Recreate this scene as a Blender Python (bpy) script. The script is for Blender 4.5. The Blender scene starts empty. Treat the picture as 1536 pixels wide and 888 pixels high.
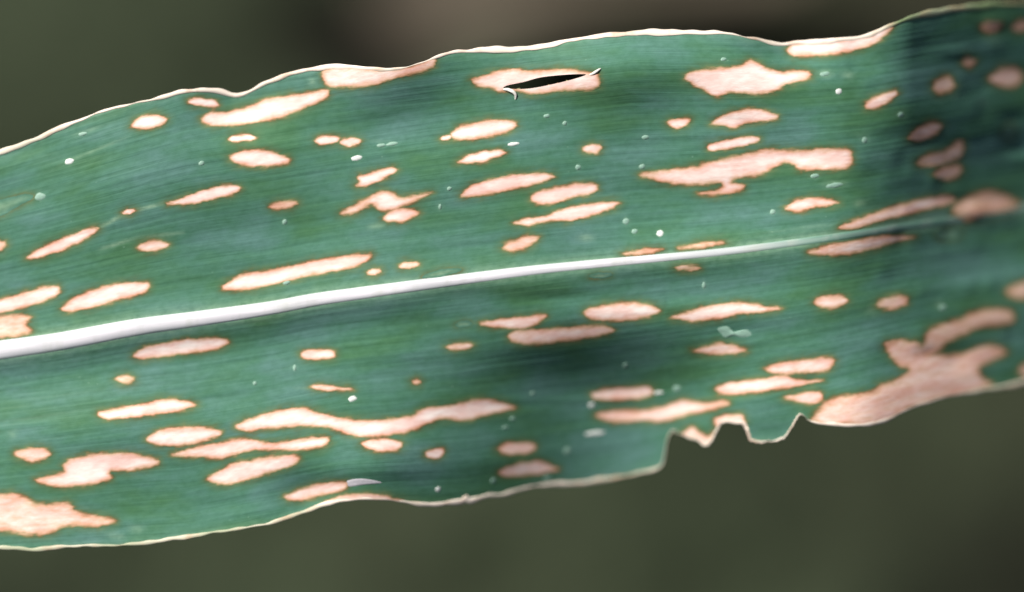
import bpy, math, random
import numpy as np
from mathutils import Vector, Matrix

rng = np.random.default_rng(7)
random.seed(7)
scene = bpy.context.scene
COL = scene.collection

# ------------------------------------------------------------------ camera
PXW, PXH = 1536.0, 888.0
FRAME_W = 0.18                      # metres across the frame at the leaf
S = FRAME_W / PXW                   # metres per photo pixel at the leaf
FOCAL, SENSOR = 80.0, 36.0
D = FRAME_W * FOCAL / SENSOR        # camera to leaf distance
TILT = math.radians(35)             # 0 = straight down
LEAF_C = Vector((0, 0, 0.26))
R_ = Vector((1, 0, 0))
U_ = Vector((0, math.cos(TILT), math.sin(TILT)))
B_ = Vector((0, -math.sin(TILT), math.cos(TILT)))
CAM = LEAF_C + B_ * D
cd = bpy.data.cameras.new('camera')
cam = bpy.data.objects.new('camera', cd)
COL.objects.link(cam)
cam.location = CAM
cam.rotation_euler = (TILT, 0, 0)
cd.lens, cd.sensor_width = FOCAL, SENSOR
cd.clip_start, cd.clip_end = 0.02, 200
cd.dof.use_dof = True
cd.dof.focus_distance = D - 0.0026
cd.dof.aperture_fstop = 2.2
scene.camera = cam

# ------------------------------------------------------------------ sky, sun, exposure
L = (R_ * -0.56 + U_ * 0.62 + B_ * 0.55).normalized()      # towards the sun
elev = math.asin(L.z)
w = bpy.data.worlds.new('World'); scene.world = w; w.use_nodes = True
nt = w.node_tree
sky = nt.nodes.new('ShaderNodeTexSky'); sky.sky_type = 'NISHITA'; sky.sun_disc = False
sky.sun_elevation = elev; sky.air_density = 0.6; sky.dust_density = 4.0; sky.ozone_density = 0.0
sky.sun_rotation = math.atan2(L.x, L.y)
nt.links.new(sky.outputs[0], nt.nodes['Background'].inputs[0])
nt.nodes['Background'].inputs[1].default_value = 0.05
sd = bpy.data.lights.new('sun', 'SUN'); sun = bpy.data.objects.new('sun', sd); COL.objects.link(sun)
sd.energy = 5.0; sd.angle = math.radians(0.53); sd.color = (1.0, 0.95, 0.89)
sun.rotation_euler = L.to_track_quat('Z', 'Y').to_euler()
sun.location = LEAF_C + L * 3
vs_ = scene.view_settings
vs_.view_transform = 'Standard'; vs_.look = 'None'; vs_.gamma = 1.0; vs_.use_curve_mapping = False
vs_.exposure = 0.62

# ------------------------------------------------------------------ curves measured on the leaf (pixel units of the leaf plane)
def catmull(P, step=3.0, closed=False):
    P = np.array(P, float); n = len(P); out = []
    rngi = range(n if closed else n - 1)
    for i in rngi:
        if closed:
            p0, p1, p2, p3 = P[i-1], P[i], P[(i+1) % n], P[(i+2) % n]
        else:
            p0, p1, p2, p3 = P[max(i-1, 0)], P[i], P[i+1], P[min(i+2, n-1)]
        m = max(2, int(np.hypot(*(p2-p1)) / step))
        for k in range(m):
            t = k / m
            out.append(0.5*((2*p1)+(-p0+p2)*t+(2*p0-5*p1+4*p2-p3)*t*t+(-p0+3*p1-3*p2+p3)*t**3))
    if not closed: out.append(P[-1])
    return np.array(out)

UP = [(-520,330),(-300,300),(-120,258),(0,228),(45,213),(95,190),(158,166),(225,150),(279,137),(318,136),(360,142),(400,124),(437,111),
      (480,102),(524,100),(574,105),(614,100),(650,87),(677,79),(713,76),(770,74),(811,70),(878,57),(946,50),(1013,49),
      (1080,49),(1130,58),(1166,66),(1193,64),(1243,62),(1292,56),(1318,47),(1345,34),(1378,24),(1425,15),(1472,9),(1536,6),(1640,10),(1760,30),(1900,70)]
LO = [(-520,800),(-300,812),(-120,820),(0,821),(54,824),(113,819),(203,816),(279,805),(324,798),(374,791),(410,783),(443,772),(483,758),(519,750),
      (573,748),(618,755),(654,757),(688,752),(695,750),(700,746),(705,751),(730,744),(758,741),(808,728),(875,724),(938,714),(980,704),(993,696),(997,680),
      (1001,659),(1009,646),(1021,652),(1042,657),(1058,667),(1066,662),(1077,641),(1083,633),(1112,633),(1121,646),(1129,661),
      (1156,662),(1175,657),(1187,642),(1201,621),(1215,631),(1250,636),(1297,637),(1326,631),(1367,611),(1402,599),(1443,590),(1487,583),
      (1536,573),(1640,545),(1760,500),(1900,430)]
MID = [(-520,560),(-300,556),(-120,543),(0,525),(90,512),(203,491),(297,478),(400,463),(470,450),(540,440),(700,418),(830,402),(1000,386),
       (1090,377),(1200,363),(1290,350),(1360,339),(1430,330),(1536,312),(1640,296),(1760,276),(1900,250)]
MHW = [(-520,17),(0,14.5),(203,13),(400,10.5),(540,9.5),(700,8.2),(830,7),(1000,6),(1200,5.6),(1430,6),(1900,4)]
UPc, LOc, MIDc = catmull(UP, 2.5), catmull(LO, 2.0), catmull(MID, 4)
for c in (UPc, LOc, MIDc): c[:, 0] = np.maximum.accumulate(c[:, 0] + np.arange(len(c))*1e-6)
# tiny natural waviness of the cut edges
def wav(x, a, sd): 
    return a*(np.sin(x/9.3+sd)+0.7*np.sin(x/5.1+2*sd)+0.8*np.sin(x/21.7+3*sd))/2
UPc[:, 1] += wav(UPc[:, 0], 0.8, 1.0); LOc[:, 1] += wav(LOc[:, 0], 0.8, 2.3)
ck = (LOc[:, 0] > 1003) & (LOc[:, 0] < 1212); LOc[ck, 1] += rng.uniform(-1.5, 1.5, ck.sum())
ytop = lambda x: np.interp(x, UPc[:, 0], UPc[:, 1])
ybot = lambda x: np.interp(x, LOc[:, 0], LOc[:, 1])
ymid = lambda x: np.interp(x, MIDc[:, 0], MIDc[:, 1])
mhw = lambda x: np.interp(x, *np.array(MHW, float).T)
US = [(-520,330),(0,228),(279,140),(480,108),(700,80),(946,52),(1130,56),(1300,52),(1536,10),(1900,70)]
LS = [(-520,800),(0,824),(279,808),(519,758),(700,750),(980,704),(1100,675),(1250,645),(1402,603),(1536,573),(1900,430)]
ytop_s = lambda x: np.interp(x, *np.array(US, float).T)
ybot_s = lambda x: np.interp(x, *np.array(LS, float).T)

def sstep(e0, e1, x):
    t = np.clip((x-e0)/(e1-e0), 0, 1); return t*t*(3-2*t)
def softplus(x): return np.log1p(np.exp(-np.abs(x))) + np.maximum(x, 0)

BUMPS = [  # cx, cy, sx, sy, amp   (undulation of the blade)
    (590, 95, 95, 62, 30), (930, 105, 140, 60, 30), (1190, 60, 60, 50, -16), (355, 150, 60, 50, -14),
    (210, 250, 150, 110, 16), (1120, 130, 90, 70, 10), (700, 250, 130, 60, 9), (480, 330, 90, 70, -6),
    (1140, 600, 70, 50, 12), (560, 690, 90, 45, 12), (470, 740, 60, 40, -14), (120, 640, 160, 70, 10),
    (250, 760, 150, 60, -10), (820, 330, 120, 40, 6), (1000, 300, 160, 50, -8), (1060, 250, 60, 60, 5),
]
_r = random.Random(11)
for _ in range(120):     # small crinkles, stretched along the veins
    BUMPS.append((_r.uniform(-200, 1700), _r.uniform(40, 820), _r.uniform(35, 95), _r.uniform(12, 30), _r.uniform(-1, 1)*2.6))
for _ in range(110):     # the bent end is more rumpled
    BUMPS.append((_r.uniform(1290, 1600), _r.uniform(10, 560), _r.uniform(9, 26), _r.uniform(8, 20), _r.uniform(-1, 1)*2.1))
def H(x, y):
    """height of the blade towards the viewer, in pixel units"""
    x, y = np.broadcast_arrays(np.atleast_1d(np.asarray(x, float)), np.atleast_1d(np.asarray(y, float)))
    d = y - ymid(x)
    z = np.zeros(d.shape)
    fx = 1 - 0.65*sstep(900, 1400, x)
    g = (1-np.exp(-(np.maximum(d, 0)/34)**2))*np.exp(-(np.maximum(d-50, 0)/95)**2)
    z += -15*fx*g
    g2 = (1-np.exp(-(np.maximum(-d, 0)/30)**2))*np.exp(-(np.maximum(-d-40, 0)/120)**2)
    z += -5*fx*g2
    wb = sstep(-25, 160, d)
    a = 0.82*(1-wb) + 0.75*wb
    x0 = 1292 + 4*np.sin(y/70.0) + 1.5*np.sin(y/23.0+1) + 6*wb
    wd = 24 + 36*wb
    z += -a*wd*softplus((x-x0)/wd)
    z += 0.13*np.maximum(300-y, 0)*sstep(1275, 1370, x)
    z += -0.10*90*softplus((60-x)/90)
    z += -(100*sstep(454, 612, y)+0.32*np.maximum(y-600, 0))*np.exp(-((x-915)/235)**2)*sstep(10, 60, d)
    z += 10*np.exp(-((x-1290)/60)**2)*np.exp(-((y-620)/60)**2)
    for cx, cy, sx, sy, am in BUMPS:
        q = ((x-cx)/sx)**2+((y-cy)/sy)**2; mk = q < 14
        z[mk] += am*np.exp(-q[mk])
    # faint longitudinal pleats between the veins
    t = flow(x, y)[1]
    z += 0.10*np.sin(t*0.19+0.004*x)+0.22*np.sin(t*0.083+1.3+0.003*x)+0.3*np.sin(t*0.041+0.002*x)
    return z
def flow(x, y):
    ym = ymid(x)
    t = np.where(y < ym, (ym-y)/np.maximum(ym-ytop_s(x), 30)*330, -(y-ym)/np.maximum(ybot_s(x)-ym, 30)*320)
    return x, t

Rn, Un, Bn, Cn = (np.array(v) for v in (R_, U_, B_, CAM))
def P3(x, y, z):
    """leaf-plane pixel units + height -> world metres"""
    x = np.asarray(x, float); y = np.asarray(y, float); z = np.asarray(z, float)*S
    k = (D - z)/D
    X = (x-PXW/2)*S*k; Y = (PXH/2-y)*S*k; Z = -(D-z)
    return Cn + X[..., None]*Rn + Y[..., None]*Un + Z[..., None]*Bn
def ground_at(x, y, h=0.0):
    d = ((x-PXW/2)*S)*Rn + ((PXH/2-y)*S)*Un - D*Bn
    return Cn + d*((h-Cn[2])/d[2])

# ------------------------------------------------------------------ mesh helpers
BASE = P3(np.array(-500.0), np.array(560.0), H(-500.0, 560.0)[0])
def mesh_obj(name, verts, faces, mat, parent=None, attrs=None, origin=None, smooth=True):
    me = bpy.data.meshes.new(name)
    o3 = np.array(BASE if origin is None else origin)
    me.from_pydata((np.asarray(verts)-o3).tolist(), [], [list(map(int, f)) for f in faces])
    for k, (typ, arr) in (attrs or {}).items():
        at = me.attributes.new(k, typ, 'POINT')
        if typ == 'FLOAT': at.data.foreach_set('value', np.asarray(arr, np.float32).ravel())
        else: at.data.foreach_set('vector', np.asarray(arr, np.float32).ravel())
    if smooth: me.polygons.foreach_set('use_smooth', [True]*len(me.polygons))
    me.materials.append(mat)
    me.update()
    ob = bpy.data.objects.new(name, me); COL.objects.link(ob)
    if parent is not None: ob.parent = parent
    elif origin is not None: ob.location = origin
    return ob

def sdf(poly, x, y):
    """signed distance, positive inside"""
    x = x.ravel(); y = y.ravel()
    A = poly; Bp = np.roll(poly, -1, 0)
    best = np.full(x.shape, 1e9); ins = np.zeros(x.shape, bool)
    for (ax, ay), (bx, by) in zip(A, Bp):
        ex, ey = bx-ax, by-ay
        l2 = ex*ex+ey*ey+1e-12
        t = np.clip(((x-ax)*ex+(y-ay)*ey)/l2, 0, 1)
        best = np.minimum(best, (x-ax-t*ex)**2+(y-ay-t*ey)**2)
        c = (ay > y) != (by > y)
        if c.any(): ins ^= c & (x < ex*(y-ay)/(ey if abs(ey) > 1e-12 else 1e-12)+ax)
    return np.sqrt(best)*np.where(ins, 1, -1)

# ------------------------------------------------------------------ materials
def new_mat(name):
    m = bpy.data.materials.new(name); m.use_nodes = True
    return m, m.node_tree.nodes, m.node_tree.links, m.node_tree.nodes['Principled BSDF']
def N(ns, t, **kw):
    n = ns.new(t)
    for k, v in kw.items(): setattr(n, k, v)
    return n
def ramp(ns, stops, interp='LINEAR'):
    r = ns.new('ShaderNodeValToRGB'); r.color_ramp.interpolation = interp
    e = r.color_ramp.elements
    while len(e) < len(stops): e.new(0.5)
    for el, (p, c) in zip(e, stops):
        el.position = p; el.color = (*c, 1) if len(c) == 3 else c
    return r
def mix(ns, ls, fac, a, b, mode='MIX'):
    m = ns.new('ShaderNodeMix'); m.data_type = 'RGBA'; m.blend_type = mode
    for sock, v in ((m.inputs[0], fac), (m.inputs[6], a), (m.inputs[7], b)):
        if hasattr(v, 'is_output'): ls.new(v, sock)
        elif isinstance(v, (int, float)): sock.default_value = v
        else: sock.default_value = (*v, 1)
    return m.outputs[2]
def math_(ns, ls, op, a, b=0.0, clamp=False):
    m = ns.new('ShaderNodeMath'); m.operation = op; m.use_clamp = clamp
    for sock, v in ((m.inputs[0], a), (m.inputs[1], b)):
        if hasattr(v, 'is_output'): ls.new(v, sock)
        else: sock.default_value = v
    return m.outputs[0]
def scaled(ns, ls, vec, sc):
    m = ns.new('ShaderNodeVectorMath'); m.operation = 'MULTIPLY'
    ls.new(vec, m.inputs[0]); m.inputs[1].default_value = sc
    return m.outputs[0]
def noise(ns, ls, vec, scale=1.0, detail=3, rough=0.55):
    n = ns.new('ShaderNodeTexNoise'); ls.new(vec, n.inputs['Vector'])
    n.inputs['Scale'].default_value = scale; n.inputs['Detail'].default_value = detail; n.inputs['Roughness'].default_value = rough
    return n.outputs['Fac']

def tissue_material():
    m, ns, ls, bs = new_mat('maize_leaf_tissue')
    ve = N(ns, 'ShaderNodeAttribute', attribute_name='vein').outputs['Vector']
    sp = N(ns, 'ShaderNodeAttribute', attribute_name='spot').outputs['Fac']
    pa = N(ns, 'ShaderNodeAttribute', attribute_name='pale').outputs['Fac']
    # green tissue: large mottling, long streaks, fine veins
    big = noise(ns, ls, scaled(ns, ls, ve, (0.006, 0.014, 0)), 1, 3)
    streak = noise(ns, ls, scaled(ns, ls, ve, (0.0045, 0.11, 0)), 1, 4, 0.6)
    fine = noise(ns, ls, scaled(ns, ls, ve, (0.010, 0.55, 0)), 1, 2)
    gr = ramp(ns, [(0.34, (0.054, 0.150, 0.074)), (0.5, (0.063, 0.170, 0.116)), (0.66, (0.084, 0.190, 0.162))])
    ls.new(big, gr.inputs[0])
    sr = ramp(ns, [(0.30, (0.62, 0.66, 0.62)), (0.5, (1, 1, 1)), (0.74, (1.22, 1.16, 1.15))]); ls.new(streak, sr.inputs[0])
    g = mix(ns, ls, 0.55, gr.outputs[0], sr.outputs[0], 'MULTIPLY')
    fr = ramp(ns, [(0.35, (0.80, 0.82, 0.80)), (0.65, (1.14, 1.12, 1.14))]); ls.new(fine, fr.inputs[0])
    g = mix(ns, ls, 0.35, g, fr.outputs[0], 'MULTIPLY')
    iso = noise(ns, ls, scaled(ns, ls, ve, (0.075, 0.11, 0)), 1, 4, 0.65)
    ir = ramp(ns, [(0.32, (0.74, 0.80, 0.72)), (0.5, (1, 1, 1)), (0.70, (1.26, 1.16, 1.22))]); ls.new(iso, ir.inputs[0])
    g = mix(ns, ls, 0.55, g, ir.outputs[0], 'MULTIPLY')
    # dust and stippling
    vo = N(ns, 'ShaderNodeTexVoronoi'); ls.new(scaled(ns, ls, ve, (0.075, 0.095, 0)), vo.inputs['Vector']); vo.inputs['Scale'].default_value = 1
    dr = ramp(ns, [(0.05, (1, 1, 1)), (0.14, (0, 0, 0))]); ls.new(vo.outputs['Distance'], dr.inputs[0])
    vsep = N(ns, 'ShaderNodeSeparateColor'); ls.new(vo.outputs['Color'], vsep.inputs[0])
    pick = math_(ns, ls, 'GREATER_THAN', vsep.outputs[0], 0.80)
    cl = noise(ns, ls, scaled(ns, ls, ve, (0.010, 0.012, 0)), 1, 2)
    clr = ramp(ns, [(0.48, (0, 0, 0)), (0.66, (1, 1, 1))]); ls.new(cl, clr.inputs[0])
    dfac = math_(ns, ls, 'MULTIPLY', math_(ns, ls, 'MULTIPLY', dr.outputs[0], pick), math_(ns, ls, 'MULTIPLY', clr.outputs[0], 0.55))
    g = mix(ns, ls, dfac, g, (0.20, 0.34, 0.26))
    # pale chlorotic streaks
    pn = ramp(ns, [(0.30, (0.35, 0.35, 0.35)), (0.60, (1, 1, 1))]); ls.new(iso, pn.inputs[0])
    g = mix(ns, ls, math_(ns, ls, 'MULTIPLY', pa, pn.outputs[0]), g, (0.26, 0.40, 0.27))
    # lesions
    n1 = noise(ns, ls, scaled(ns, ls, ve, (0.07, 0.16, 0)), 1, 4, 0.6)
    n2 = noise(ns, ls, scaled(ns, ls, ve, (0.035, 0.12, 0)), 1, 3, 0.6)
    wob = math_(ns, ls, 'MULTIPLY', math_(ns, ls, 'SUBTRACT', math_(ns, ls, 'ADD', n1, n2), 1.0), 0.48)
    gate = math_(ns, ls, 'MULTIPLY', sp, 3.0, True)
    v = math_(ns, ls, 'ADD', sp, math_(ns, ls, 'MULTIPLY', wob, gate), True)
    lr = ramp(ns, [(0.0, (0.046, 0.130, 0.060)), (0.18, (0.075, 0.105, 0.040)), (0.30, (0.29, 0.18, 0.095)), (0.42, (0.55, 0.34, 0.23)),
                   (0.58, (0.70, 0.46, 0.36)), (0.78, (0.79, 0.61, 0.56)), (1.0, (0.85, 0.73, 0.69))])
    ls.new(v, lr.inputs[0])
    lr2 = ramp(ns, [(0.0, (0.052, 0.135, 0.062)), (0.20, (0.13, 0.175, 0.075)), (0.34, (0.40, 0.29, 0.17)), (0.48, (0.66, 0.45, 0.32)),
                    (0.62, (0.76, 0.55, 0.47)), (0.80, (0.82, 0.66, 0.62)), (1.0, (0.86, 0.76, 0.72))])
    ls.new(v, lr2.inputs[0])
    rn = noise(ns, ls, scaled(ns, ls, ve, (0.022, 0.045, 0)), 1, 3)
    rnr = ramp(ns, [(0.40, (0, 0, 0)), (0.60, (1, 1, 1))]); ls.new(rn, rnr.inputs[0])
    les_c = mix(ns, ls, rnr.outputs[0], lr.outputs[0], lr2.outputs[0])
    mr = ramp(ns, [(0.03, (0, 0, 0)), (0.24, (1, 1, 1))]); ls.new(v, mr.inputs[0])
    col = mix(ns, ls, mr.outputs[0], g, les_c)
    pk = noise(ns, ls, scaled(ns, ls, ve, (0.02, 0.05, 0)), 1, 3)
    pr = ramp(ns, [(0.36, (0.93, 0.78, 0.74)), (0.60, (1.0, 1.02, 1.0))]); ls.new(pk, pr.inputs[0])
    colp = mix(ns, ls, 1.0, col, pr.outputs[0], 'MULTIPLY')
    col = mix(ns, ls, mr.outputs[0], col, colp)
    ls.new(col, bs.inputs['Base Color'])
    rr = math_(ns, ls, 'ADD', math_(ns, ls, 'MULTIPLY', mr.outputs[0], 0.30), math_(ns, ls, 'ADD', math_(ns, ls, 'MULTIPLY', streak, 0.22), 0.36))
    ls.new(rr, bs.inputs['Roughness'])
    bs.inputs['Specular IOR Level'].default_value = 0.14
    # relief: veins on the green, crinkle on the dead tissue
    w1 = N(ns, 'ShaderNodeTexWave', wave_type='BANDS', bands_direction='Y', wave_profile='SIN')
    ls.new(scaled(ns, ls, ve, (0.0006, 0.034, 0)), w1.inputs['Vector']); w1.inputs['Scale'].default_value = 1
    w1.inputs['Distortion'].default_value = 0.8; w1.inputs['Detail'].default_value = 2
    hgt = math_(ns, ls, 'ADD', math_(ns, ls, 'MULTIPLY', w1.outputs['Fac'], 0.10), math_(ns, ls, 'ADD', math_(ns, ls, 'MULTIPLY', fine, 0.12), math_(ns, ls, 'MULTIPLY', streak, 1.2)))
    hgt = math_(ns, ls, 'MULTIPLY', hgt, math_(ns, ls, 'SUBTRACT', 1.0, math_(ns, ls, 'MULTIPLY', gate, 0.75)))
    hgt = math_(ns, ls, 'ADD', hgt, math_(ns, ls, 'MULTIPLY', math_(ns, ls, 'MULTIPLY', n1, 0.7), gate))
    bp = N(ns, 'ShaderNodeBump'); bp.inputs['Strength'].default_value = 0.45; bp.inputs['Distance'].default_value = 0.00018
    ls.new(hgt, bp.inputs['Height']); ls.new(bp.outputs[0], bs.inputs['Normal'])
    return m
M_TISSUE = tissue_material()

def rib_material(name, pale, green, rough=0.45, stain=(0.45, 0.27, 0.16), stain_amt=0.8):
    m, ns, ls, bs = new_mat(name)
    ve = N(ns, 'ShaderNodeAttribute', attribute_name='vein').outputs['Vector']
    fa = N(ns, 'ShaderNodeAttribute', attribute_name='fade').outputs['Fac']
    st = noise(ns, ls, scaled(ns, ls, ve, (0.012, 0.5, 0)), 1, 4, 0.6)
    r = ramp(ns, [(0.3, (0.80, 0.82, 0.82)), (0.65, (1.05, 1.05, 1.05))]); ls.new(st, r.inputs[0])
    c = mix(ns, ls, fa, pale, green)
    sn = noise(ns, ls, scaled(ns, ls, ve, (0.02, 0.02, 0)), 1, 4, 0.65)
    sr_ = ramp(ns, [(0.50, (0, 0, 0)), (0.72, (1, 1, 1))]); ls.new(sn, sr_.inputs[0])
    c = mix(ns, ls, math_(ns, ls, 'MULTIPLY', sr_.outputs[0], stain_amt), c, stain)
    ls.new(mix(ns, ls, 0.8, c, r.outputs[0], 'MULTIPLY'), bs.inputs['Base Color'])
    bs.inputs['Roughness'].default_value = rough
    bp = N(ns, 'ShaderNodeBump'); bp.inputs['Strength'].default_value = 0.4; bp.inputs['Distance'].default_value = 0.0001
    ls.new(st, bp.inputs['Height']); ls.new(bp.outputs[0], bs.inputs['Normal'])
    return m
M_RIB = rib_material('midrib_tissue', (0.68, 0.67, 0.71), (0.13, 0.27, 0.20), 0.6, (0.42, 0.46, 0.40), 0.6)
M_EDGE = rib_material('margin_tissue', (0.78, 0.68, 0.58), (0.20, 0.28, 0.13), 0.6)

def plain(name, c, rough=0.6, var=0.15, scale=4000):
    m, ns, ls, bs = new_mat(name)
    tc = N(ns, 'ShaderNodeTexCoord')
    n = noise(ns, ls, tc.outputs['Object'], scale, 3)
    r = ramp(ns, [(0.3, tuple(v*(1-var) for v in c)), (0.7, tuple(min(1, v*(1+var)) for v in c))]); ls.new(n, r.inputs[0])
    ls.new(r.outputs[0], bs.inputs['Base Color']); bs.inputs['Roughness'].default_value = rough
    return m
M_WHITE = plain('white_scale', (0.60, 0.64, 0.61))
M_MINT = plain('pale_mint_scale', (0.20, 0.34, 0.27))
M_PEEL = plain('silvery_peel', (0.48, 0.47, 0.50), 0.8)
M_SKIN = plain('bleached_leaf_skin', (0.66, 0.66, 0.60), 0.9)

# ------------------------------------------------------------------ ground behind the leaf
def ground_material():
    m, ns, ls, bs = new_mat('mossy_soil')
    tc = N(ns, 'ShaderNodeTexCoord').outputs['Object']
    mo = N(ns, 'ShaderNodeAttribute', attribute_name='moss').outputs['Fac']
    dk = N(ns, 'ShaderNodeAttribute', attribute_name='painted_shade').outputs['Fac']
    n1 = noise(ns, ls, tc, 9, 5); n2 = noise(ns, ls, tc, 60, 4)
    soil = ramp(ns, [(0.3, (0.014, 0.012, 0.008)), (0.7, (0.030, 0.025, 0.016))]); ls.new(n2, soil.inputs[0])
    moss = ramp(ns, [(0.3, (0.0155, 0.0215, 0.0115)), (0.7, (0.028, 0.037, 0.021))]); ls.new(n2, moss.inputs[0])
    f = math_(ns, ls, 'ADD', mo, math_(ns, ls, 'MULTIPLY', math_(ns, ls, 'SUBTRACT', n1, 0.5), 0.9), True)
    c = mix(ns, ls, f, soil.outputs[0], moss.outputs[0])
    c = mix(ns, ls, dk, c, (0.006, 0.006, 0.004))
    ls.new(c, bs.inputs['Base Color']); bs.inputs['Roughness'].default_value = 0.95
    bs.inputs['Specular IOR Level'].default_value = 0.1
    bp = N(ns, 'ShaderNodeBump'); bp.inputs['Strength'].default_value = 0.6; bp.inputs['Distance'].default_value = 0.01
    ls.new(n2, bp.inputs['Height']); ls.new(bp.outputs[0], bs.inputs['Normal'])
    return m
gc = ground_at(768, 444)
n = 150
u = np.linspace(-1, 1, n); prof = np.sinh(u*5.2)/np.sinh(5.2)*20
gx, gy = np.meshgrid(gc[0]+prof, gc[1]+prof)
gz = 0.012*np.sin(gx*17+1)*np.sin(gy*13)+0.008*np.sin(gx*41)*np.sin(gy*37+2)+0.006*rng.standard_normal(gx.shape)*np.exp(-((gx-gc[0])**2+(gy-gc[1])**2)/1.0)
gz -= gz.max()
def patches(lst):
    a = np.zeros_like(gx)
    for px, py, r, am in lst:
        p = ground_at(px, py)
        a += am*np.exp(-(((gx-p[0])**2+(gy-p[1])**2)/(r*r)))
    return np.clip(a, 0, 1)
moss = patches([(60, 60, 0.11, 1), (-150, 200, 0.2, 1), (500, 950, 0.12, 1), (850, 820, 0.09, .9), (1150, 850, 0.08, .7), (200, 900, .08, .7), (820, 1300, .3, 1), (-500, 600, .3, 1)])
painted_shade = patches([(515, -10, 0.026, 1.3), (580, -60, .03, .9), (1420, -20, 0.045, .6), (1600, 760, 0.035, .8), (1400, 900, .03, .4), (0, 890, .02, .6)])  # blurred background shadow, painted into the soil colour as dark patches
idx = np.arange(n*n).reshape(n, n)
F = np.stack([idx[:-1, :-1], idx[:-1, 1:], idx[1:, 1:], idx[1:, :-1]], -1).reshape(-1, 4)
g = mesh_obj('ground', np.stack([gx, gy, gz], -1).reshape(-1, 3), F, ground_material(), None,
             {'moss': ('FLOAT', moss), 'painted_shade': ('FLOAT', painted_shade)}, origin=(0, 0, 0))
g['kind'] = 'structure'; g['label'] = 'dark mossy soil far out of focus behind the leaf'

# a dead leaf lying on the soil: the soft brown blur above the upper margin
def dry_leaf():
    m, ns, ls, bs = new_mat('dry_brown_leaf')
    tc = N(ns, 'ShaderNodeTexCoord').outputs['Object']
    nn = noise(ns, ls, scaled(ns, ls, tc, (10, 160, 40)), 1, 4)
    r = ramp(ns, [(0.3, (0.034, 0.027, 0.016)), (0.7, (0.058, 0.046, 0.028))]); ls.new(nn, r.inputs[0])
    ls.new(r.outputs[0], bs.inputs['Base Color']); bs.inputs['Roughness'].default_value = 0.8
    A = ground_at(560, 40); Bq = ground_at(1230, -50)
    ax = (Bq-A)[:2]; Ln = np.hypot(*ax); ax /= Ln; nx = np.array([-ax[1], ax[0]])
    nu, nv = 60, 13; V = []; 
    for i in range(nu):
        s = i/(nu-1)
        wid = 0.034*math.sin(math.pi*min(1, 0.06+s*0.94))**0.55*(1+0.06*math.sin(9*s))
        for j in range(nv):
            v = j/(nv-1)*2-1
            p = A[:2]+ax*(s*Ln)+nx*(v*wid+0.012*math.sin(3*s))
            V.append((p[0], p[1], 0.0015+0.010*v*v+0.004*(1+math.sin(7*s+2*v))))
    FF = [(i*nv+j, (i+1)*nv+j, (i+1)*nv+j+1, i*nv+j+1) for i in range(nu-1) for j in range(nv-1)]
    org = (A[0], A[1], 0.0)
    e = bpy.data.objects.new('dry_leaf', None); COL.objects.link(e); e.location = org
    b = mesh_obj('blade', V, FF, m, e, origin=org)
    so = b.modifiers.new('thick', 'SOLIDIFY'); so.thickness = 0.0006
    V2 = []; FF2 = []
    for i in range(nu):
        s = i/(nu-1); p = A[:2]+ax*(s*Ln)+nx*(0.012*math.sin(3*s)); z = 0.003+0.004*(1+math.sin(7*s)); wv = 0.0035*(1-0.8*s)
        for k in range(6):
            an = 2*math.pi*k/6; q = p+nx*wv*math.cos(an); V2.append((q[0], q[1], z+wv*math.sin(an)))
    FF2 = [(i*6+k, (i+1)*6+k, (i+1)*6+(k+1) % 6, i*6+(k+1) % 6) for i in range(nu-1) for k in range(6)]
    mesh_obj('midrib', V2, FF2, m, e, origin=org)
    e['label'] = 'blurred dead brown leaf lying on dark ground behind the green leaf'; e['category'] = 'dead leaf'
dry_leaf()

# ------------------------------------------------------------------ the maize leaf
leaf = bpy.data.objects.new('maize_leaf', None); COL.objects.link(leaf); leaf.location = BASE
leaf['label'] = 'green maize leaf with pale midrib, tan oblong lesions and chewed lower edge'
leaf['category'] = 'leaf'

def T(ox, oy, s, pts): return [(ox+a/s, oy+b/s) for a, b in pts]
def spindle(x0, y0, x1, y1, wd, seed=0, blunt=0.6):
    r = random.Random(seed*13+5); n = 14; ax = np.array([x1-x0, y1-y0], float); Ln = np.hypot(*ax); ax /= Ln; nx = np.array([-ax[1], ax[0]])
    pts = []; bend = r.uniform(-.08, .08)*wd
    for side in (1, -1):
        for i in range(n//2+1):
            s = i/(n//2) if side == 1 else 1-i/(n//2)
            if side == -1 and i in (0, n//2): continue
            h = wd/2*max(0, math.sin(math.pi*s))**blunt*(1+r.uniform(-.14, .14))
            pts.append(tuple(np.array([x0, y0])+ax*s*Ln+nx*(side*h+bend*math.sin(math.pi*s))))
    return pts
z1 = lambda p: T(0, 80, 2.22, p); z2 = lambda p: T(380, 60, 2.22, p); z3 = lambda p: T(680, 30, 2.22, p); z4 = lambda p: T(950, 30, 2.22, p)
z5 = lambda p: T(1236, 0, 2.96, p); z6 = lambda p: T(1136, 240, 2.22, p); z7 = lambda p: T(1180, 400, 3.415, p); zs = lambda p: T(690, 80, 6.678, p)
zn = lambda p: T(980, 560, 5.12, p)
l1 = lambda p: T(0, 460, 2.22, p); l2 = lambda p: T(330, 430, 2.22, p); l3 = lambda p: T(650, 430, 2.22, p); l4 = lambda p: T(860, 420, 2.22, p)
SLIT = catmull(zs([(430,350),(470,322),(640,285),(800,242),(1000,218),(1180,208),(1262,214),(1150,255),(950,305),(720,350),(560,358),(480,352)]), 2, True)

LES = []   # outline, peak, label
def les(p, peak=1.0, label=None): LES.append((p, peak, label))
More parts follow.
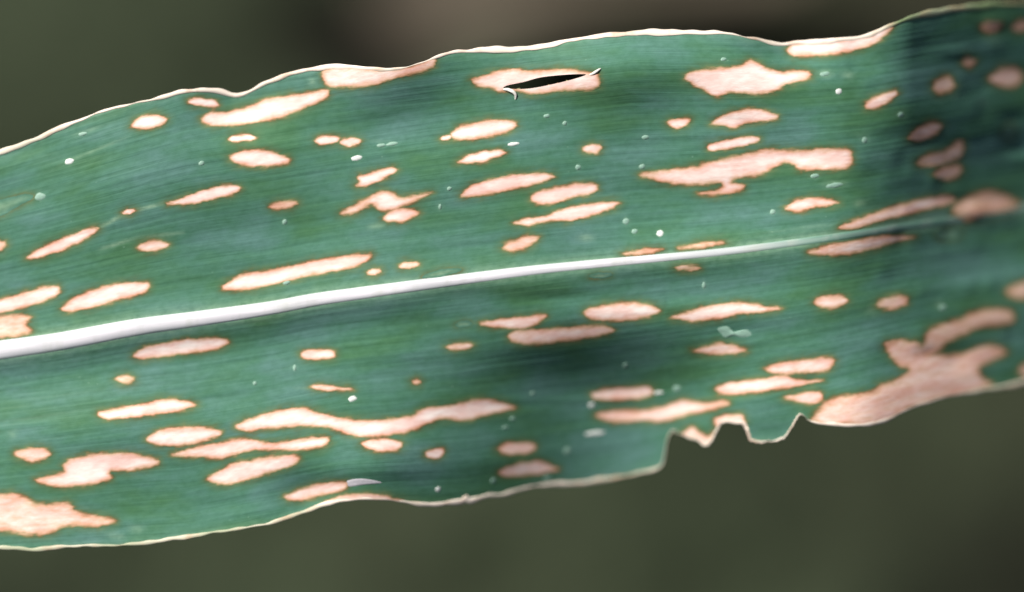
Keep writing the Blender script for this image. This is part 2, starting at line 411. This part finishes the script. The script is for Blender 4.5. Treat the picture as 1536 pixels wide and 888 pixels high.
# upper half, towards the stalk
les(spindle(196,189,252,178,21,1,.5)); les(spindle(281,152,329,157,13,2,.4))
les([(301,178),(315,168),(340,167),(370,160),(400,148),(430,143),(465,138),(492,134),(494,142),(480,153),(462,160),(435,172),(400,181),(360,188),(325,189),(305,185)])
les(spindle(341,209,385,206,11,3,.5), .9); les([(344,236),(358,227),(385,224),(410,227),(434,238),(428,246),(405,250),(375,250),(352,245)])
les([(248,305),(275,296),(300,286),(330,279),(356,277),(361,282),(352,290),(325,298),(295,305),(268,307)])
les(spindle(38,388,150,341,17,5,.45), .95); les(spindle(205,372,254,366,18,6,.6), .75)
les([(-60,470),(-10,452),(30,440),(70,429),(90,430),(86,443),(60,455),(20,466),(-20,474),(-60,485)], .9)
les([(91,464),(110,447),(140,434),(180,424),(215,423),(226,428),(215,440),(180,450),(140,461),(105,468)])
les([(-50,478),(0,473),(35,470),(48,476),(40,486),(48,498),(30,505),(0,508),(-50,514)], .62)
les(spindle(183,320,203,315,8,7,.6), .9)
les([(-60,306),(0,300),(40,292),(48,297),(20,312),(0,323),(-60,338)], .46, 'dull grey-brown wedge of dead tissue')
les(spindle(-14,372,10,366,16,8,.6), .6)
les(spindle(470,212,511,208,13,9,.5), .9); les(spindle(509,215,542,210,13,10,.5), .85)
les(z2([(338,485),(352,470),(345,455),(390,440),(465,422),(475,440),(430,465),(385,485),(350,490)]), .95)
les(z2([(285,578),(330,550),(385,520),(430,500),(470,510),(490,522),(560,512),(598,506),(560,527),(520,547),(470,566),(420,567),(390,552),(350,572),(310,584)]), .85)
les(spindle(573,328,630,318,20,11,.5), .9); les(spindle(403,310,449,304,12,13,.6), .62)
les([(333,431),(350,417),(375,408),(400,405),(440,397),(480,389),(520,383),(558,381),(548,393),(525,403),(490,409),(450,417),(410,427),(370,435),(345,436)], 1.0, 'longest pale lesion along the upper side of the midrib')
les(spindle(549,410,573,406,10,14), .7); les(spindle(597,400,630,396,12,15), .65)
les(spindle(634,416,692,404,8,16), .45)
les([(484,119),(486,103),(524,99),(574,104),(614,99),(650,86),(652,98),(632,108),(596,117),(560,128),(533,131),(497,131)], .85, 'pinkish tan dead patch along the upper margin')
les([(676,203),(684,192),(710,184),(745,179),(770,181),(775,188),(762,198),(730,206),(700,210),(680,209)])
les(spindle(685,244,760,228,17,18,.7)); les(spindle(660,209,678,204,7,19), .9)
# the cracked lesion
les(zs([(110,270),(200,225),(350,180),(550,150),(700,172),(830,170),(1000,150),(1150,165),(1300,190),(1375,200),(1405,290),(1370,350),(1200,375),(1000,378),(780,412),(680,405),(560,380),(380,385),(330,352),(180,332)]), .9, 'split tan lesion with a dark open slit')
les(spindle(873,224,904,221,15,20,.5), .75)
les(z3([(22,585),(60,550),(130,528),(220,512),(300,510),(338,520),(300,540),(220,560),(130,578),(50,590)])); les(z3([(255,592),(280,570),(350,555),(420,543),(470,545),(482,562),(460,580),(400,592),(330,612),(275,612)]))
les([(769,334),(790,327),(815,324),(835,316),(860,309),(895,304),(928,302),(925,309),(905,318),(880,326),(850,332),(820,332),(790,339)])
les(spindle(751,373,810,355,19,21,.55), .66); les(spindle(930,381,996,374,9,22), .5); les(spindle(1016,373,1088,364,9,23), .5)
les([(1000,183),(1010,178),(1036,178),(1031,186),(1018,194),(1008,191)], .9)
les(spindle(1010,402,1052,402,9,24), .5); les(spindle(885,414,917,412,7,25), .4)
les(z4([(168,190),(210,165),(280,160),(350,150),(395,133),(440,155),(490,170),(560,166),(597,180),(570,200),(510,217),(460,242),(390,247),(330,242),(275,256),(240,237),(190,212)]), 1.0, 'broad cream lesion with ragged orange rim')
les(z4([(258,347),(290,320),(350,300),(420,296),(484,320),(450,338),(380,344),(330,362),(300,352)])); les(z4([(248,418),(300,400),(400,386),(424,400),(380,417),(330,427),(258,436)]))
les(z4([(16,517),(80,502),(180,490),(280,465),(360,448),(440,430),(540,433),(640,426),(715,430),(732,460),(712,494),(620,500),(560,502),(535,485),(505,478),(470,492),(420,517),(350,528),(330,540),(372,548),(362,567),(310,580),(250,585),(212,577),(280,562),(290,545),(200,550),(130,547),(80,535)]), .88, 'long irregular pink tan lesion with a hooked lower lobe')
les(z4([(502,627),(540,600),(600,590),(684,605),(660,617),(600,625),(560,638),(512,635)]), .85)
les(z6([(270,225),(320,200),(420,165),(540,130),(642,118),(655,140),(560,167),(460,192),(380,212),(310,232)]), .72); les(z6([(165,307),(230,285),(330,265),(430,250),(525,257),(450,277),(370,302),(300,315),(220,318)]), .75)
les(z6([(645,170),(700,120),(780,100),(865,135),(860,165),(760,188),(690,205)]), .53); les(spindle(1405,354,1444,350,14,26), .42)
les([(1190,84),(1180,76),(1196,64),(1243,61),(1292,55),(1318,46),(1340,35),(1338,44),(1314,64),(1290,74),(1250,82),(1212,84)], .9, 'cream pink dead strip along the upper margin at the bend')
les(z5([(178,468),(210,435),(260,415),(318,398),(324,420),(280,457),(230,484),(188,485)]), .8)
les(z5([(483,372),(510,345),(560,338),(583,370),(562,408),(510,418),(483,402)]), .65); les(z5([(728,352),(780,303),(840,298),(884,330),(862,378),(790,388)]), .68)
les(z5([(610,275),(640,250),(676,275),(645,306)]), .50); les(z5([(695,118),(740,92),(795,110),(760,144),(715,144)]), .52); les(z5([(835,115),(870,88),(920,100),(900,135),(855,140)]), .55)
les(z5([(372,613),(420,565),(490,538),(528,560),(490,602),(420,628)]), .68); les(z5([(408,722),(460,685),(540,665),(600,622),(622,650),(602,702),(540,727),(450,743)]), .62); les(z5([(488,777),(520,740),(602,733),(608,770),(550,803)]), .6)
les(z5([(795,585),(820,555),(848,580),(822,614)]), .45)
# lower half, towards the tip
les(z7([(135,182),(180,150),(260,143),(314,165),(292,197),(220,218),(168,207)]), .72); les(z7([(455,187),(500,160),(580,143),(624,163),(602,202),(530,222),(478,212)]), .62)
les(z7([(1118,132),(1160,90),(1216,75),(1290,80),(1290,150),(1180,168)]), .55)
les(z7([(640,440),(690,400),(700,380),(730,320),(800,290),(900,260),(980,220),(1100,212),(1166,240),(1140,292),(1000,312),(900,352),(830,390),(760,450),(680,480)]), .60)
les(z7([(130,775),(200,690),(300,655),(430,640),(480,600),(560,575),(618,530),(560,500),(498,400),(560,373),(680,385),(720,435),(800,445),(900,440),(980,405),(1060,398),(1135,440),(1060,482),(990,520),(1010,570),(1060,600),(1000,632),(850,668),(720,700),(620,740),(520,800),(400,822),(300,812),(200,815),(140,795)]), .64, 'large branching pink dead area reaching the lower margin')
les(z7([(1188,530),(1216,500),(1290,500),(1290,570),(1210,562)]), .55)
les(l4([(33,110),(60,90),(150,76),(230,76),(293,100),(240,127),(150,137),(60,132)]), .92); les(l4([(320,123),(380,105),(450,85),(550,73),(640,86),(695,94),(640,107),(560,114),(470,132),(390,138)]), .9)
les(l4([(392,235),(440,220),(490,208),(550,220),(580,235),(530,248),(460,248)]), .72); les(l4([(636,297),(680,275),(760,265),(850,256),(872,275),(842,304),(760,311),(680,315)]), .78)
les(l4([(472,362),(520,340),(600,330),(700,318),(750,330),(835,333),(760,352),(680,364),(580,378),(500,381)]), .88); les(l4([(58,380),(110,362),(190,358),(250,353),(268,370),(240,392),(160,398),(80,398)]), .85)
les(l4([(72,450),(110,435),(200,432),(280,425),(330,408),(360,396),(385,400),(440,406),(500,398),(518,412),(470,432),(380,450),(310,470),(220,471),(120,471)]), .82); les(l4([(698,390),(760,376),(817,370),(834,395),(800,413),(750,407)]), .78)
les(zn([(200,465),(300,408),(350,450),(420,480),(470,440),(445,530),(400,575),(330,520),(210,490)]), .72); les(zn([(468,350),(540,318),(680,315),(705,375),(690,400),(530,400),(490,420)]), .72)
les(l3([(152,126),(200,110),(290,100),(376,94),(352,120),(300,140),(220,137)]), .9); les(l3([(248,165),(270,145),(360,140),(470,133),(560,128),(605,147),(540,167),(430,184),(330,193),(272,187)]), .8)
les(spindle(667,521,711,518,11,27), .62); les(spindle(683,487,708,485,7,28), .36)
les(l3([(212,541),(250,520),(320,518),(343,540),(300,558),(240,557)]), .78); les(l3([(217,613),(260,595),(340,578),(400,598),(418,608),(360,622),(280,631),(232,631)]), .85)
# lower half, towards the stalk
les(l2([(268,223),(290,210),(370,210),(381,232),(330,244),(283,240)]), .9); les(l2([(300,332),(340,326),(400,333),(444,342),(370,347),(325,342)]), .7); les(spindle(617,574,632,572,8,29), .55)
les([(352,640),(371,628),(411,617),(447,611),(483,619),(510,626),(546,630),(582,628),(618,623),(636,612),(672,608),(704,601),(731,598),(772,610),(763,616),(731,622),(700,631),(672,629),(654,631),(623,644),(600,651),(555,656),(519,651),(492,642),(447,640),(402,644),(366,647)], 1.0, 'longest wavy cream lesion below the midrib')
les(l2([(468,525),(500,508),(560,506),(608,522),(592,544),(520,548)]), .92); les(l2([(683,553),(720,538),(748,545),(727,571),(693,570)]), 1.0)
les(l2([(212,702),(260,675),(330,655),(400,648),(430,655),(400,682),(330,697),(258,715)]), .82)
les(l2([(345,716),(420,692),(520,690),(600,708),(655,726),(540,722),(440,722)]), .72)
les(l1([(442,160),(480,135),(560,118),(650,105),(740,106),(764,120),(720,142),(620,157),(520,170),(458,174)])); les(l1([(383,241),(420,226),(453,242),(420,258)]), .55)
les(l1([(326,352),(400,335),(480,320),(570,306),(655,325),(600,347),(500,362),(400,375),(342,373)]), .92); les(l1([(486,437),(540,408),(640,398),(720,406),(738,425),(680,450),(580,465),(508,458)]), .95)
les([(256,681),(297,669),(333,663),(370,657),(398,663),(429,661),(483,654),(495,662),(479,672),(447,676),(411,676),(384,676),(357,681),(330,688),(300,686),(270,685)], .9)
les([(310,717),(329,705),(351,694),(378,689),(411,684),(440,682),(450,688),(438,700),(402,711),(371,721),(340,727),(318,725)], .92)
les(l1([(47,491),(80,470),(140,470),(173,490),(140,512),(90,515)]), .72); les(l1([(207,531),(240,505),(330,488),(440,488),(529,510),(512,532),(440,547),(372,550),(372,572),(310,592),(220,601),(150,594),(117,575),(180,558),(212,549)]), .9)
les(l1([(-120,645),(0,622),(60,622),(130,655),(230,650),(260,680),(386,710),(330,733),(230,733),(160,758),(90,762),(0,748),(-120,742)]), .66, 'large pinkish grey dead patch near the lower margin')

PALE = [  # faint bleached streaks along the veins: x0,y0,x1,y1,width,strength
    (146,343,193,318.5,4.0,.9), (193,318.5,252,303,4.0,.9), (149,374,205,357,4,.7), (205,357,275,349,4,.6), (88,248,194,204,3.5,.35), (110,204,150,190,6,.25),
    (553,341,580,336,7,.5), (465,118,472,126,10,.5), (545,210,600,214,3,.15), (1075,365,1100,362,7,.4), (1228,111,1248,110,9,.6), (1262,112,1280,113,9,.4),
    (1280,307,1300,303,9,.35), (1290,205,1305,212,14,.18), (1345,170,1358,173,9,.35), (1425,140,1440,143,10,.2), (1468,153,1482,155,11,.2), (1483,58,1500,66,14,.2),
    (1303,470,1316,462,14,.3), (700,484,725,484,4,.3), (440,582,520,583,3,.35), (1130,350,1200,344,3,.2), (1180,345,1260,336,6,.25), (867,357,890,356,9,.45), (758,610,772,630,5,.3),
    (195,795,215,793,10,.35), (160,802,190,808,10,.3), (15,655,22,648,10,.3), (1235,278,1268,275,9,.45), (1212,263,1230,264,6,.4), (1405,452,1415,464,10,.3),
    (1100,452,1180,462,4,.2), (740,430,700,436,3,.15), (300,245,304,246,10,.25), (560,640,640,690,20,.06)]

# small pale scales and droppings on the blade: x, y, width, height, white or mint
FL = [(104,242,14,9,'w'),(124,201,14,6,'m'),(60,295,16,12,'m'),(535,237,18,8,'w'),(572,218,14,6,'m'),(588,216,18,6,'m'),(770,216,18,6,'w'),(939,332,11,10,'m'),(952,347,10,8,'m'),
      (990,350,11,10,'w'),(867,251,9,8,'m'),(847,185,7,7,'m'),(968,206,11,7,'m'),(963,250,10,8,'m'),(820,174,10,6,'m'),(1252,278,26,8,'m'),(1222,264,14,7,'m'),(1159,318,9,8,'m'),
      (1258,137,10,9,'w'),(1085,89,9,6,'m'),(1237,111,15,7,'m'),(1015,583,13,10,'m'),(988,589,15,5,'w'),(887,608,10,8,'w'),(892,650,32,7,'w'),(938,548,7,8,'m'),(851,676,10,10,'m'),(740,721,8,8,'m'),
      (821,717,12,7,'m'),(657,734,8,8,'w'),(529,598,13,9,'w'),(799,590,8,5,'m'),(769,628,10,5,'m'),(758,641,11,4,'m'),(382,575,6,6,'m'),(442,552,5,10,'m'),(302,245,9,7,'m'),(427,333,8,8,'m'),
      (674,283,8,6,'m'),(1056,428,6,10,'m'),(1351,172,9,8,'m'),(430,424,12,6,'m'),(382,108+0,0,0,'m'),(1297,210,9,9,'m'),(1414,461,11,9,'m'),(660,310,5,9,'m'),(1024,606,10,7,'w')]
PALE += [(a-c*.2, b, a+c*.2, b, d*0.9, .45) for a, b, c, d, k in FL if c]

GXs, NV = 3.0, 250
xs = np.arange(-510, 1880+GXs, GXs)
yt, yb = ytop(xs), ybot(xs)
vv = np.linspace(0, 1, NV)
X = np.repeat(xs[:, None], NV, 1); Y = yt[:, None]+(yb-yt)[:, None]*vv[None]
X0, Y0 = X.copy(), Y.copy()
# open slit: pull the grid to its rim
nearm = (X > 745) & (X < 890) & (Y > 100) & (Y < 145)
ds = np.full(X.shape, -50.0); ds[nearm] = sdf(SLIT, X[nearm], Y[nearm])
def snap(poly, x, y, d, level=0.0, lim=2.6, iters=3):
    """move points with |d| small onto the outline"""
    sel = np.abs(d-level) < lim
    xx, yy = x[sel].copy(), y[sel].copy()
    for _ in range(iters):
        e = 0.25
        d0 = sdf(poly, xx, yy)-level
        gx_ = (sdf(poly, xx+e, yy)-sdf(poly, xx-e, yy))/(2*e); gy_ = (sdf(poly, xx, yy+e)-sdf(poly, xx, yy-e))/(2*e)
        g2 = gx_**2+gy_**2+1e-3
        xx -= np.clip(d0*gx_/g2, -3, 3); yy -= np.clip(d0*gy_/g2, -3, 3)
    x[sel], y[sel] = xx, yy
snap(SLIT, X, Y, ds, 0, 1.3)
ds[nearm] = sdf(SLIT, X[nearm], Y[nearm])
spot = np.zeros(X.shape); pale = np.zeros(X.shape)
outlines = []
for p, peak, lab in LES:
    c = catmull(p, 3.0, True)
    t = np.arange(len(c)); ph = rng.uniform(0, 6, 3)
    jit = 0.7*np.sin(t*0.9+ph[0])+0.55*np.sin(t*2.1+ph[1])+0.5*np.sin(t*0.37+ph[2])
    tang = np.roll(c, -1, 0)-np.roll(c, 1, 0); nn = np.stack([tang[:, 1], -tang[:, 0]], 1); nn /= np.linalg.norm(nn, axis=1)[:, None]+1e-9
    c = c+nn*jit[:, None]*0.45
    outlines.append(c)
    mg = 26
    m_ = (X > c[:, 0].min()-mg) & (X < c[:, 0].max()+mg) & (Y > c[:, 1].min()-mg) & (Y < c[:, 1].max()+mg)
    if not m_.any(): continue
    s = sdf(c, X[m_], Y[m_])
    spot[m_] = np.maximum(spot[m_], min(.24, peak*.5)*np.exp(np.minimum(s, 0)/7.5))
def pale_add(x, y):
    out = np.zeros(x.shape)
    for x0, y0, x1, y1, wd, st in PALE:
        m_ = (x > min(x0, x1)-wd*3) & (x < max(x0, x1)+wd*3) & (y > min(y0, y1)-wd*3) & (y < max(y0, y1)+wd*3)
        if not m_.any(): continue
        ex, ey = x1-x0, y1-y0
        t = np.clip(((x[m_]-x0)*ex+(y[m_]-y0)*ey)/(ex*ex+ey*ey), 0, 1)
        d2 = (x[m_]-x0-t*ex)**2+(y[m_]-y0-t*ey)**2
        out[m_] = np.maximum(out[m_], st*(0.3+0.7*np.sin(np.pi*t))*np.exp(-d2/(wd*.6)**2))
    return out
pale = pale_add(X, Y)
# yellowish fringe inside the margins
em = np.minimum(Y-yt[:, None], yb[:, None]-Y)
pale = np.maximum(pale, 0.35*np.exp(-em/4.0))
dm = np.abs(Y-ymid(X))-mhw(X)
pale = np.maximum(pale, 0.55*np.exp(-np.maximum(dm, 0)/6.0))
Z = H(X, Y)
idx = np.arange(X.size).reshape(X.shape)
Q = np.stack([idx[:-1, :-1], idx[:-1, 1:], idx[1:, 1:], idx[1:, :-1]], -1).reshape(-1, 4)
dsf = ds.ravel()
keep = ~((dsf[Q] > -0.35).all(1))
Q = Q[keep]
def vein_attr(x, y):
    s, t = flow(x, y); return np.stack([s, t, np.zeros_like(s)], -1)
V = P3(X, Y, Z).reshape(-1, 3)
used = np.zeros(len(V), bool); used[Q.ravel()] = True
remap = np.cumsum(used)-1
blade = mesh_obj('blade', V[used], remap[Q], M_TISSUE, leaf, {'vein': ('FLOAT_VECTOR', vein_attr(X, Y).reshape(-1, 3)[used]),
        'spot': ('FLOAT', spot.ravel()[used]), 'pale': ('FLOAT', pale.ravel()[used])})
blade['label'] = 'wavy blue-green blade with fine parallel veins'
so = blade.modifiers.new('thickness', 'SOLIDIFY'); so.thickness = 0.00022; so.offset = -1

# lesions: each a patch of dead tissue of its own
def lesion(c, peak, label, step=2.2):
    lv = -1.2
    x = np.arange(c[:, 0].min()-3*step, c[:, 0].max()+4*step, step); y = np.arange(c[:, 1].min()-3*step, c[:, 1].max()+4*step, step)
    gx, gy = np.meshgrid(x, y, indexing='ij'); sh = gx.shape
    s = sdf(c, gx, gy).reshape(sh)
    inn = s > lv
    ci = inn[:-1, :-1] | inn[1:, :-1] | inn[:-1, 1:] | inn[1:, 1:]
    outer = (~inn)
    xo, yo = gx[outer], gy[outer]
    for _ in range(4):
        e = 0.25; d0 = sdf(c, xo, yo)-lv
        ga = (sdf(c, xo+e, yo)-sdf(c, xo-e, yo))/(2*e); gb = (sdf(c, xo, yo+e)-sdf(c, xo, yo-e))/(2*e)
        g2 = ga**2+gb**2+0.05
        xo = xo-np.clip(d0*ga/g2, -step, step); yo = yo-np.clip(d0*gb/g2, -step, step)
    gx[outer], gy[outer] = xo, yo
    s = sdf(c, gx, gy).reshape(sh)
    isl = c[:, 0].min() > 690 and c[:, 0].max() < 915 and c[:, 1].min() > 90 and c[:, 1].max() < 150
    if isl:
        sl = sdf(SLIT, gx, gy).reshape(sh); snap(SLIT, gx, gy, sl, 0, 1.5); sl = sdf(SLIT, gx, gy).reshape(sh)
        s = sdf(c, gx, gy).reshape(sh)
    # stay on the blade
    gy = np.clip(gy, ytop(gx)+0.3, ybot(gx)-0.3)
    ix = np.arange(gx.size).reshape(sh)
    q = np.stack([ix[:-1, :-1], ix[:-1, 1:], ix[1:, 1:], ix[1:, :-1]], -1).reshape(-1, 4)
    sf = s.ravel()
    k = ci.reshape(-1) & (sf[q] > lv-2.0).all(1)
    yy = gy.ravel(); k &= (yy[q].max(1)-yy[q].min(1)) > 0.15
    if isl: k &= ~((sl.ravel()[q] > -0.35).all(1))
    q = q[k]
    if len(q) == 0: print('empty lesion', c[0]); return
    smax = max(sf.max(), 1.0)
    rim = min(.24, peak*.5)
    rp = min(13.0, 0.95*smax)
    t = np.clip(s/rp, 0, 1)
    v = np.where(s < 0, rim*np.exp(np.minimum(s, 0)/7.5), rim+(peak-rim)*(t*(2-t)))
    pl = np.zeros_like(v)
    if peak < 0.5:
        pl = np.where(s < 0, 0, np.clip(s/rp, 0, 1))*(peak+0.3); v = v*0.14
    lift = 0.55*np.clip((s-lv)/4.0, 0, 1)+0.15
    sink = -0.9*np.clip(s/ max(8.0, smax), 0, 1)
    z = H(gx, gy)+lift+0*sink
    us = np.zeros(gx.size, bool); us[q.ravel()] = True; rm = np.cumsum(us)-1
    o = mesh_obj('lesion', P3(gx, gy, z).reshape(-1, 3)[us], rm[q], M_TISSUE, leaf,
                 {'vein': ('FLOAT_VECTOR', vein_attr(gx, gy).reshape(-1, 3)[us]), 'spot': ('FLOAT', v.ravel()[us]),
                  'pale': ('FLOAT', pl.ravel()[us])})
    e = 1.0
    dxv = P3(gx+e, gy, H(gx+e, gy))-P3(gx-e, gy, H(gx-e, gy)); dyv = P3(gx, gy+e, H(gx, gy+e))-P3(gx, gy-e, H(gx, gy-e))
    nr = np.cross(dyv, dxv).reshape(-1, 3)[us]; nr /= np.linalg.norm(nr, axis=1)[:, None]
    o.data.normals_split_custom_set_from_vertices(nr.tolist())
    if label: o['label'] = label
for c, (p, peak, lab) in zip(outlines, LES): lesion(c, peak, lab)

# midrib: raised rounded rib
def tube(name, cx, cy, hw, hz, mat, fade, seg=10, zoff=0.0, label=None, side=0.0, sunk=0.0):
    tx = np.gradient(cx); ty = np.gradient(cy); l = np.hypot(tx, ty)+1e-9; nx, ny = -ty/l, tx/l
    an = np.arange(seg)*2*math.pi/seg
    gx = cx[:, None]+nx[:, None]*hw[:, None]*np.cos(an); gy = cy[:, None]+ny[:, None]*hw[:, None]*np.cos(an)
    zc = H(cx, cy)
    gz = H(gx, gy)*0.92+0.08*zc[:, None]+(zoff if sunk == 0 else -sunk*hz[:, None])+hz[:, None]*np.sin(an)
    n_ = len(cx); ix = np.arange(n_*seg).reshape(n_, seg); jx = np.roll(ix, -1, 1)
    q = np.stack([ix[:-1], jx[:-1], jx[1:], ix[1:]], -1).reshape(-1, 4)
    faces = q.tolist()+[ix[0].tolist(), ix[-1][::-1].tolist()]
    s, t = gx, np.repeat(np.arange(seg)[None]*1.6, n_, 0)
    ob = mesh_obj(name, P3(gx, gy, gz).reshape(-1, 3), faces, mat, leaf,
                  {'vein': ('FLOAT_VECTOR', np.stack([s, t, s*0], -1).reshape(-1, 3)), 'fade': ('FLOAT', np.clip(np.repeat(fade[:, None], seg, 1)+side*np.abs(np.cos(an))[None]**4, 0, 1))})
    if label: ob['label'] = label
    return ob
cx = np.arange(-505, 1880, 6.0); cy = ymid(cx)
tube('midrib', cx, cy, mhw(cx)*1.12, mhw(cx)*0.26*(1-0.45*sstep(1000, 1400, cx))+0.5, M_RIB, sstep(930, 1330, cx)*0.95+0.06*np.sin(cx/31), 14, 0.4, 'whitish raised midrib fading to green towards the tip', 0.8, 0.5)
def resamp(c, x0, x1):
    c = c[(c[:, 0] >= x0) & (c[:, 0] <= x1)]; return c[:, 0].copy(), c[:, 1].copy()
ux, uy = resamp(UPc, -508, 1878)
hw = 2.9+0.8*np.sin(ux/37)+0.7*np.sin(ux/13+1)+0.8*np.sin(ux/71+2)+0.35*np.sin(ux/4.7)+1.6*np.exp(-((ux-1010)/70)**2)+1.3*np.exp(-((ux-740)/60)**2)+1.2*sstep(1320, 1400, ux)
tube('upper_margin', ux, uy, hw, hw*0.22+0.2, M_EDGE, np.clip(0.92*sstep(1318, 1352, ux)+0.35*sstep(190, 20, ux)*0.6+0.15*np.sin(ux/29), 0, 1), 8, 0.2, 'thin cream upper margin of the blade')
lx, ly = resamp(LOc, -508, 1878)
hw = 2.4+0.8*np.sin(lx/33)+0.6*np.sin(lx/11+1)+0.35*np.sin(lx/4.3)+0.8*np.exp(-((lx-720)/70)**2)-0.8*sstep(985, 1003, lx)*sstep(1225, 1205, lx)
fd = 0.55*sstep(500, 430, lx)+0.5*np.exp(-((lx-960)/55)**2)+0.35*sstep(1400, 1500, lx)+0.15*np.sin(lx/23)
tube('lower_margin', lx, ly, hw, hw*0.22+0.2, M_EDGE, np.clip(fd, 0, 1), 8, 0.2, 'pale lower margin with a chewed ragged stretch')

# bits of torn skin at the slit
def strip(name, pts, wd, mat, label=None):
    c = catmull([p[:2] for p in pts], 1.5); zz = np.interp(np.linspace(0, 1, len(c)), np.linspace(0, 1, len(pts)), [p[2] for p in pts])
    tx, ty = np.gradient(c[:, 0]), np.gradient(c[:, 1]); l = np.hypot(tx, ty)+1e-9; nx, ny = -ty/l, tx/l
    s = np.linspace(0, 1, len(c)); hw_ = wd/2*np.clip(np.sin(math.pi*(0.12+0.8*s)), .2, 1)
    seg = 6; an = np.arange(seg)*2*math.pi/seg
    gx = c[:, :1]+nx[:, None]*hw_[:, None]*np.cos(an); gy = c[:, 1:]+ny[:, None]*hw_[:, None]*np.cos(an)
    gz = H(c[:, 0], c[:, 1])[:, None]+0.5*zz[:, None]+0.4*np.sin(an)[None]
    n_ = len(c); ix = np.arange(n_*seg).reshape(n_, seg); jx = np.roll(ix, -1, 1)
    q = np.stack([ix[:-1], jx[:-1], jx[1:], ix[1:]], -1).reshape(-1, 4).tolist()+[ix[0].tolist(), ix[-1][::-1].tolist()]
    o = mesh_obj(name, P3(gx, gy, gz).reshape(-1, 3), q, mat, leaf)
    if label: o['label'] = label
strip('torn_flap', [(754,134,1), (762,134.5,3), (770,138,5), (773.5,143,4), (773,149,1)], 5.5, M_SKIN, 'curled pale flap at the blunt end of the slit')
strip('torn_flap', [(884,112.5,1), (890,110,3), (896,106,4), (901,102.5,2)], 4, M_SKIN, 'pale spike of skin at the pointed end of the slit')

# flecks: small pale scales and droppings on the blade
def dome(c, mat, hmax, label=None, name='fleck'):
    cen = c.mean(0); rings = [1.0, .8, .5]; V = []; n_ = len(c)
    for r in rings:
        q = cen+(c-cen)*r; z = H(q[:, 0], q[:, 1])+(-0.1 if r == 1 else hmax*(1-r*r)+0.25)
        V.append(P3(q[:, 0], q[:, 1], z))
    V.append(P3(cen[:1, None][0] if False else np.array([cen[0]]), np.array([cen[1]]), H(cen[0], cen[1])+np.array([hmax+0.25])))
    V = np.concatenate(V); f = []
    for k in range(2):
        for i in range(n_): f.append((k*n_+i, k*n_+(i+1) % n_, (k+1)*n_+(i+1) % n_, (k+1)*n_+i))
    for i in range(n_): f.append((2*n_+i, 2*n_+(i+1) % n_, 3*n_))
    o = mesh_obj(name, V, f, mat, leaf)
    if label: o['label'] = label
for i, (fx, fy, fw, fh, k) in enumerate(FL):
    if fw == 0: continue
    a = np.arange(16)*2*math.pi/16; r = random.Random(i)
    rr = np.array([1+r.uniform(-.14, .10) for _ in a])
    dx, dy = 1.0, (float(ymid(fx+20)-ymid(fx-20))/40)
    px = np.cos(a)*fw/2*rr; py = np.sin(a)*fh/2*rr
    c = np.stack([fx+px, fy-py+px*dy], 1)
    dome(c, M_WHITE if k == 'w' else M_MINT, 0.6)
dome(catmull(l4([(478,162),(500,154),(517,156),(526,174),(555,168),(584,166),(594,184),(562,192),(535,186),(505,192),(492,180)]), 3, True), M_MINT, 1.3, 'pale mint smear like a dried dropping')
dome(catmull(l2([(396,657),(440,641),(490,640),(542,653),(480,660),(430,666)]), 3, True), M_PEEL, 0.5, 'silvery peeling skin beside the lower margin', 'torn_flap')
